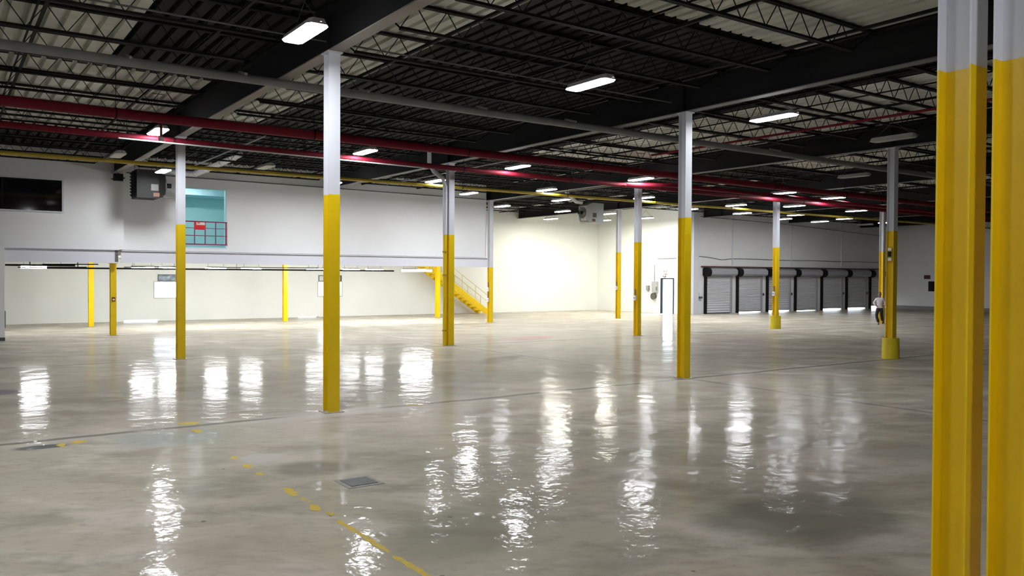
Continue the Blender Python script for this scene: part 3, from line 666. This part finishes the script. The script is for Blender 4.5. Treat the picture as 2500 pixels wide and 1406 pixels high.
# ------------------------------------------------------------------ floor items
r = empty('floor_hatch', (-1.68, -4.85, 0), 0, 'small square grey metal pit cover set in the floor', 'hatch')
MB().box(-.22,.22,-.22,.22,.0005,.006).build('frame', mat('hatch_surround',(.30,.29,.26),.8,noise=.2,nscale=9), r); MB().box(-.165,.165,-.165,.165,.0062,.012).build('cover', mat('hatch_metal',(.10,.10,.10),.6,noise=.3,nscale=8), r)
PAINT = mat('worn_yellow_line', (.60, .41, .012), .6, noise=.5, nscale=14, dirt=(.42,.33,.10), spec=.2)
def dash(x, y0, y1, w, label, jag=.02, rz=0):
    mb = MB(); n = max(3, int(abs(y1-y0)/.06)); L1 = []; R1 = []
    for i in range(n+1):
        t = i/n; y = y0+(y1-y0)*t; e = .25 if i in (0, n) else 1
        L1.append((-w/2*e+random.uniform(-jag,jag), y-y0, .0025)); R1.append((w/2*e+random.uniform(-jag,jag), y-y0, .0025))
    mb.add(L1+R1, [(i, i+1, n+2+i, n+1+i) for i in range(n)])
    o = mb.build('floor_line_mark', PAINT, None, (x, y0, 0)); o.rotation_euler.z = rz
    return tag(o, label, 'floor marking', 'worn yellow floor line')
dash(-2.48, -7.25, -6.1, .055, 'longest yellow floor stripe, starting right of the pit cover', .012)
dash(-2.49, -8.6, -7.34, .06, 'yellow floor stripe running out of the bottom of the picture', .012)
for x, y0, y1, w, lab in ((-2.49,-5.02,-4.62,.08,'yellow paint flake, fourth before the long stripe'), (-2.46,-5.33,-5.12,.06,'yellow paint flake level with the pit cover'), (-2.50,-5.72,-5.42,.09,'yellow paint flake, second before the long stripe'), (-2.47,-5.95,-5.80,.07,'yellow paint flake just before the long stripe'),
        (-2.48,-3.9,-3.72,.08,'small yellow flake in the middle of the worn line'), (-2.49,-3.45,-3.22,.09,'yellow flake beside the pale floor patch'), (-2.5,-2.85,-2.68,.10,'farthest small yellow flake of the worn line'),
        (-2.42,-.75,-.40,.12,'yellow scrap just in front of the floor joint at left'), (-2.35,.02,.30,.30,'yellow triangle mark across the floor joint at left'), (-4.05,-.62,-.40,.20,'faded yellow mark beside the black floor stain'), (-4.25,-.75,-.5,.10,'faint yellow fleck at the edge of the black stain')):
    dash(x, y0, y1, w, lab, .03)
dash(1.75, -.30, .10, .07, 'thin yellow mark right of the nearest centre column base', .015, .9)

# ------------------------------------------------------------------ person
SKIN = mat('skin', (.28, .14, .09), .5); SHIRT = mat('white_shirt', (.62, .58, .60), .8, noise=.1, nscale=12); TROU = mat('black_trousers', (.012, .012, .015), .8); SHOE = mat('black_shoes', (.008,.008,.008), .4); HAIR = mat('dark_hair', (.012,.008,.007), .6)
def skin(name, verts, edges, radii, m, parent, root=0, sub=2):
    me = bpy.data.meshes.new(name); me.from_pydata(verts, edges, []); me.materials.append(m)
    o = bpy.data.objects.new(name, me); COL.objects.link(o); o.parent = parent
    if not me.skin_vertices: me.skin_vertices  # layer is made by the modifier below
    md = o.modifiers.new('skin', 'SKIN'); md.use_smooth_shade = True
    lay = me.skin_vertices[0].data if len(me.skin_vertices) else None
    if lay is None:
        bpy.context.view_layer.objects.active = o
        import bmesh
        bm = bmesh.new(); bm.from_mesh(me); bm.verts.layers.skin.verify(); bm.to_mesh(me); bm.free(); lay = me.skin_vertices[0].data
    for i, rr in enumerate(radii):
        lay[i].radius = rr if isinstance(rr, tuple) else (rr, rr); lay[i].use_root = (i == root); lay[i].use_loose = False
    sb = o.modifiers.new('sub', 'SUBSURF'); sb.levels = sub; sb.render_levels = sub
    return o
# local frame: person faces -y, x to the viewer's right, metres, feet at 0
pr = empty('person', (34.25, 10.28, 0), -1.03, 'person in white long-sleeved shirt and black trousers walking before the far column', 'person')
J = {}; V = []; E_ = []; Rr = []
def jv(n, p, r, link=None):
    J[n] = len(V); V.append(p); Rr.append(r)
    if link is not None: E_.append((J[link], J[n]))
jv('pelvis', (0,0,.90), (.115,.085)); jv('waist', (0,.0,1.04), (.10,.08), 'pelvis'); jv('chest', (0,0,1.22), (.115,.085), 'waist'); jv('neckb', (0,.01,1.36), (.06,.055), 'chest'); jv('neck', (.0,0,1.43), .043, 'neckb')
jv('head1', (0,-.012,1.525), (.070,.086), 'neck'); jv('head2', (0,-.01,1.60), (.076,.090), 'head1'); jv('head3', (0,0,1.645), (.045,.055), 'head2')
jv('nose', (0,-.103,1.55), (.009,.012), 'head1')
for s_, nm in ((-1,'l'),(1,'r')): jv('ear'+nm, (s_*.080,.0,1.555), (.010,.016), 'head1')
for s_, nm in ((-1,'l'),(1,'r')):
    jv('sh'+nm, (s_*.165,0,1.34), .045, 'chest'); jv('el'+nm, (s_*.275,.04,1.12), .036, 'sh'+nm)
    jv('wr'+nm, (s_*.20,-.10,.99), .026, 'el'+nm); jv('pa'+nm, (s_*.165,-.135,.965), (.036,.02), 'wr'+nm)
    for k, (dx, dz, l) in enumerate(((0,.03,.070),(0,.010,.078),(0,-.010,.072),(0,-.03,.058))):
        jv('f%s%d' % (nm,k), (s_*.14,-.155,.965+dz), .009, 'pa'+nm); jv('g%s%d' % (nm,k), (s_*(.14-l*.6),-.16,.96+dz), .008, 'f%s%d' % (nm,k)); jv('t%s%d' % (nm,k), (s_*(.14-l*.75),-.135,.955+dz), .007, 'g%s%d' % (nm,k))
    jv('th'+nm, (s_*.17,-.165,1.00), .010, 'pa'+nm); jv('tt'+nm, (s_*.145,-.18,1.025), .009, 'th'+nm)
LEG = {'l': [(-.09,0,.83),(-.15,-.10,.47),(-.05,-.08,.09),(-.05,-.2,.04)], 'r': [(.09,.01,.83),(.10,.03,.48),(.13,.34,.19),(.15,.25,.08)]}
for nm in 'lr':
    a, b_, c, d = LEG[nm]
    jv('hip'+nm, a, .075, 'pelvis'); jv('kn'+nm, b_, .050, 'hip'+nm); jv('an'+nm, c, .036, 'kn'+nm); jv('fo'+nm, d, .03, 'an'+nm)
skin('body', V, E_, Rr, SKIN, pr)
sv_ = [(0,0,.90),(0,0,1.0),(0,0,1.20),(0,0,1.31),(0,.01,1.42),(-.155,0,1.315),(-.275,.04,1.11),(-.215,-.075,1.005),(.155,0,1.315),(.275,.04,1.11),(.215,-.075,1.005)]
skin('shirt', sv_, [(0,1),(1,2),(2,3),(3,4),(3,5),(5,6),(6,7),(3,8),(8,9),(9,10)], [(.16,.125),(.155,.122),(.16,.125),(.12,.11),(.07,.07),.068,.062,.045,.068,.062,.045], SHIRT, pr, root=1)
tv = [(0,0,.95),(-.085,0,.77),(-.15,-.10,.47),(-.055,-.08,.11),(.085,.01,.77),(.10,.03,.48),(.13,.33,.19),(0,0,.87)]
skin('trousers', tv, [(0,7),(7,1),(1,2),(2,3),(7,4),(4,5),(5,6)], [(.148,.118),.10,.080,.066,.10,.080,.066,(.15,.12)], TROU, pr)
skin('shoe', [(-.05,-.05,.055),(-.05,-.13,.045),(-.055,-.24,.035)], [(0,1),(1,2)], [.048,.045,.034], SHOE, pr, sub=1)
skin('shoe', [(.13,.38,.15),(.14,.30,.09),(.15,.20,.045)], [(0,1),(1,2)], [.048,.045,.034], SHOE, pr, sub=1)
skin('hair', [(0,.035,1.57),(0,.02,1.635),(0,-.03,1.665)], [(0,1),(1,2)], [(.082,.065),(.084,.08),(.06,.045)], HAIR, pr, sub=2)
for s_ in (-1,1): MB().tube([(s_*.028,-.090,1.572),(s_*.028,-.099,1.572)], .010, 8).build('eye', HAIR, pr)
MB().box(-.022,.022,-.095,-.084,1.497,1.505).build('mouth', mat('lips',(.3,.12,.1),.5), pr)
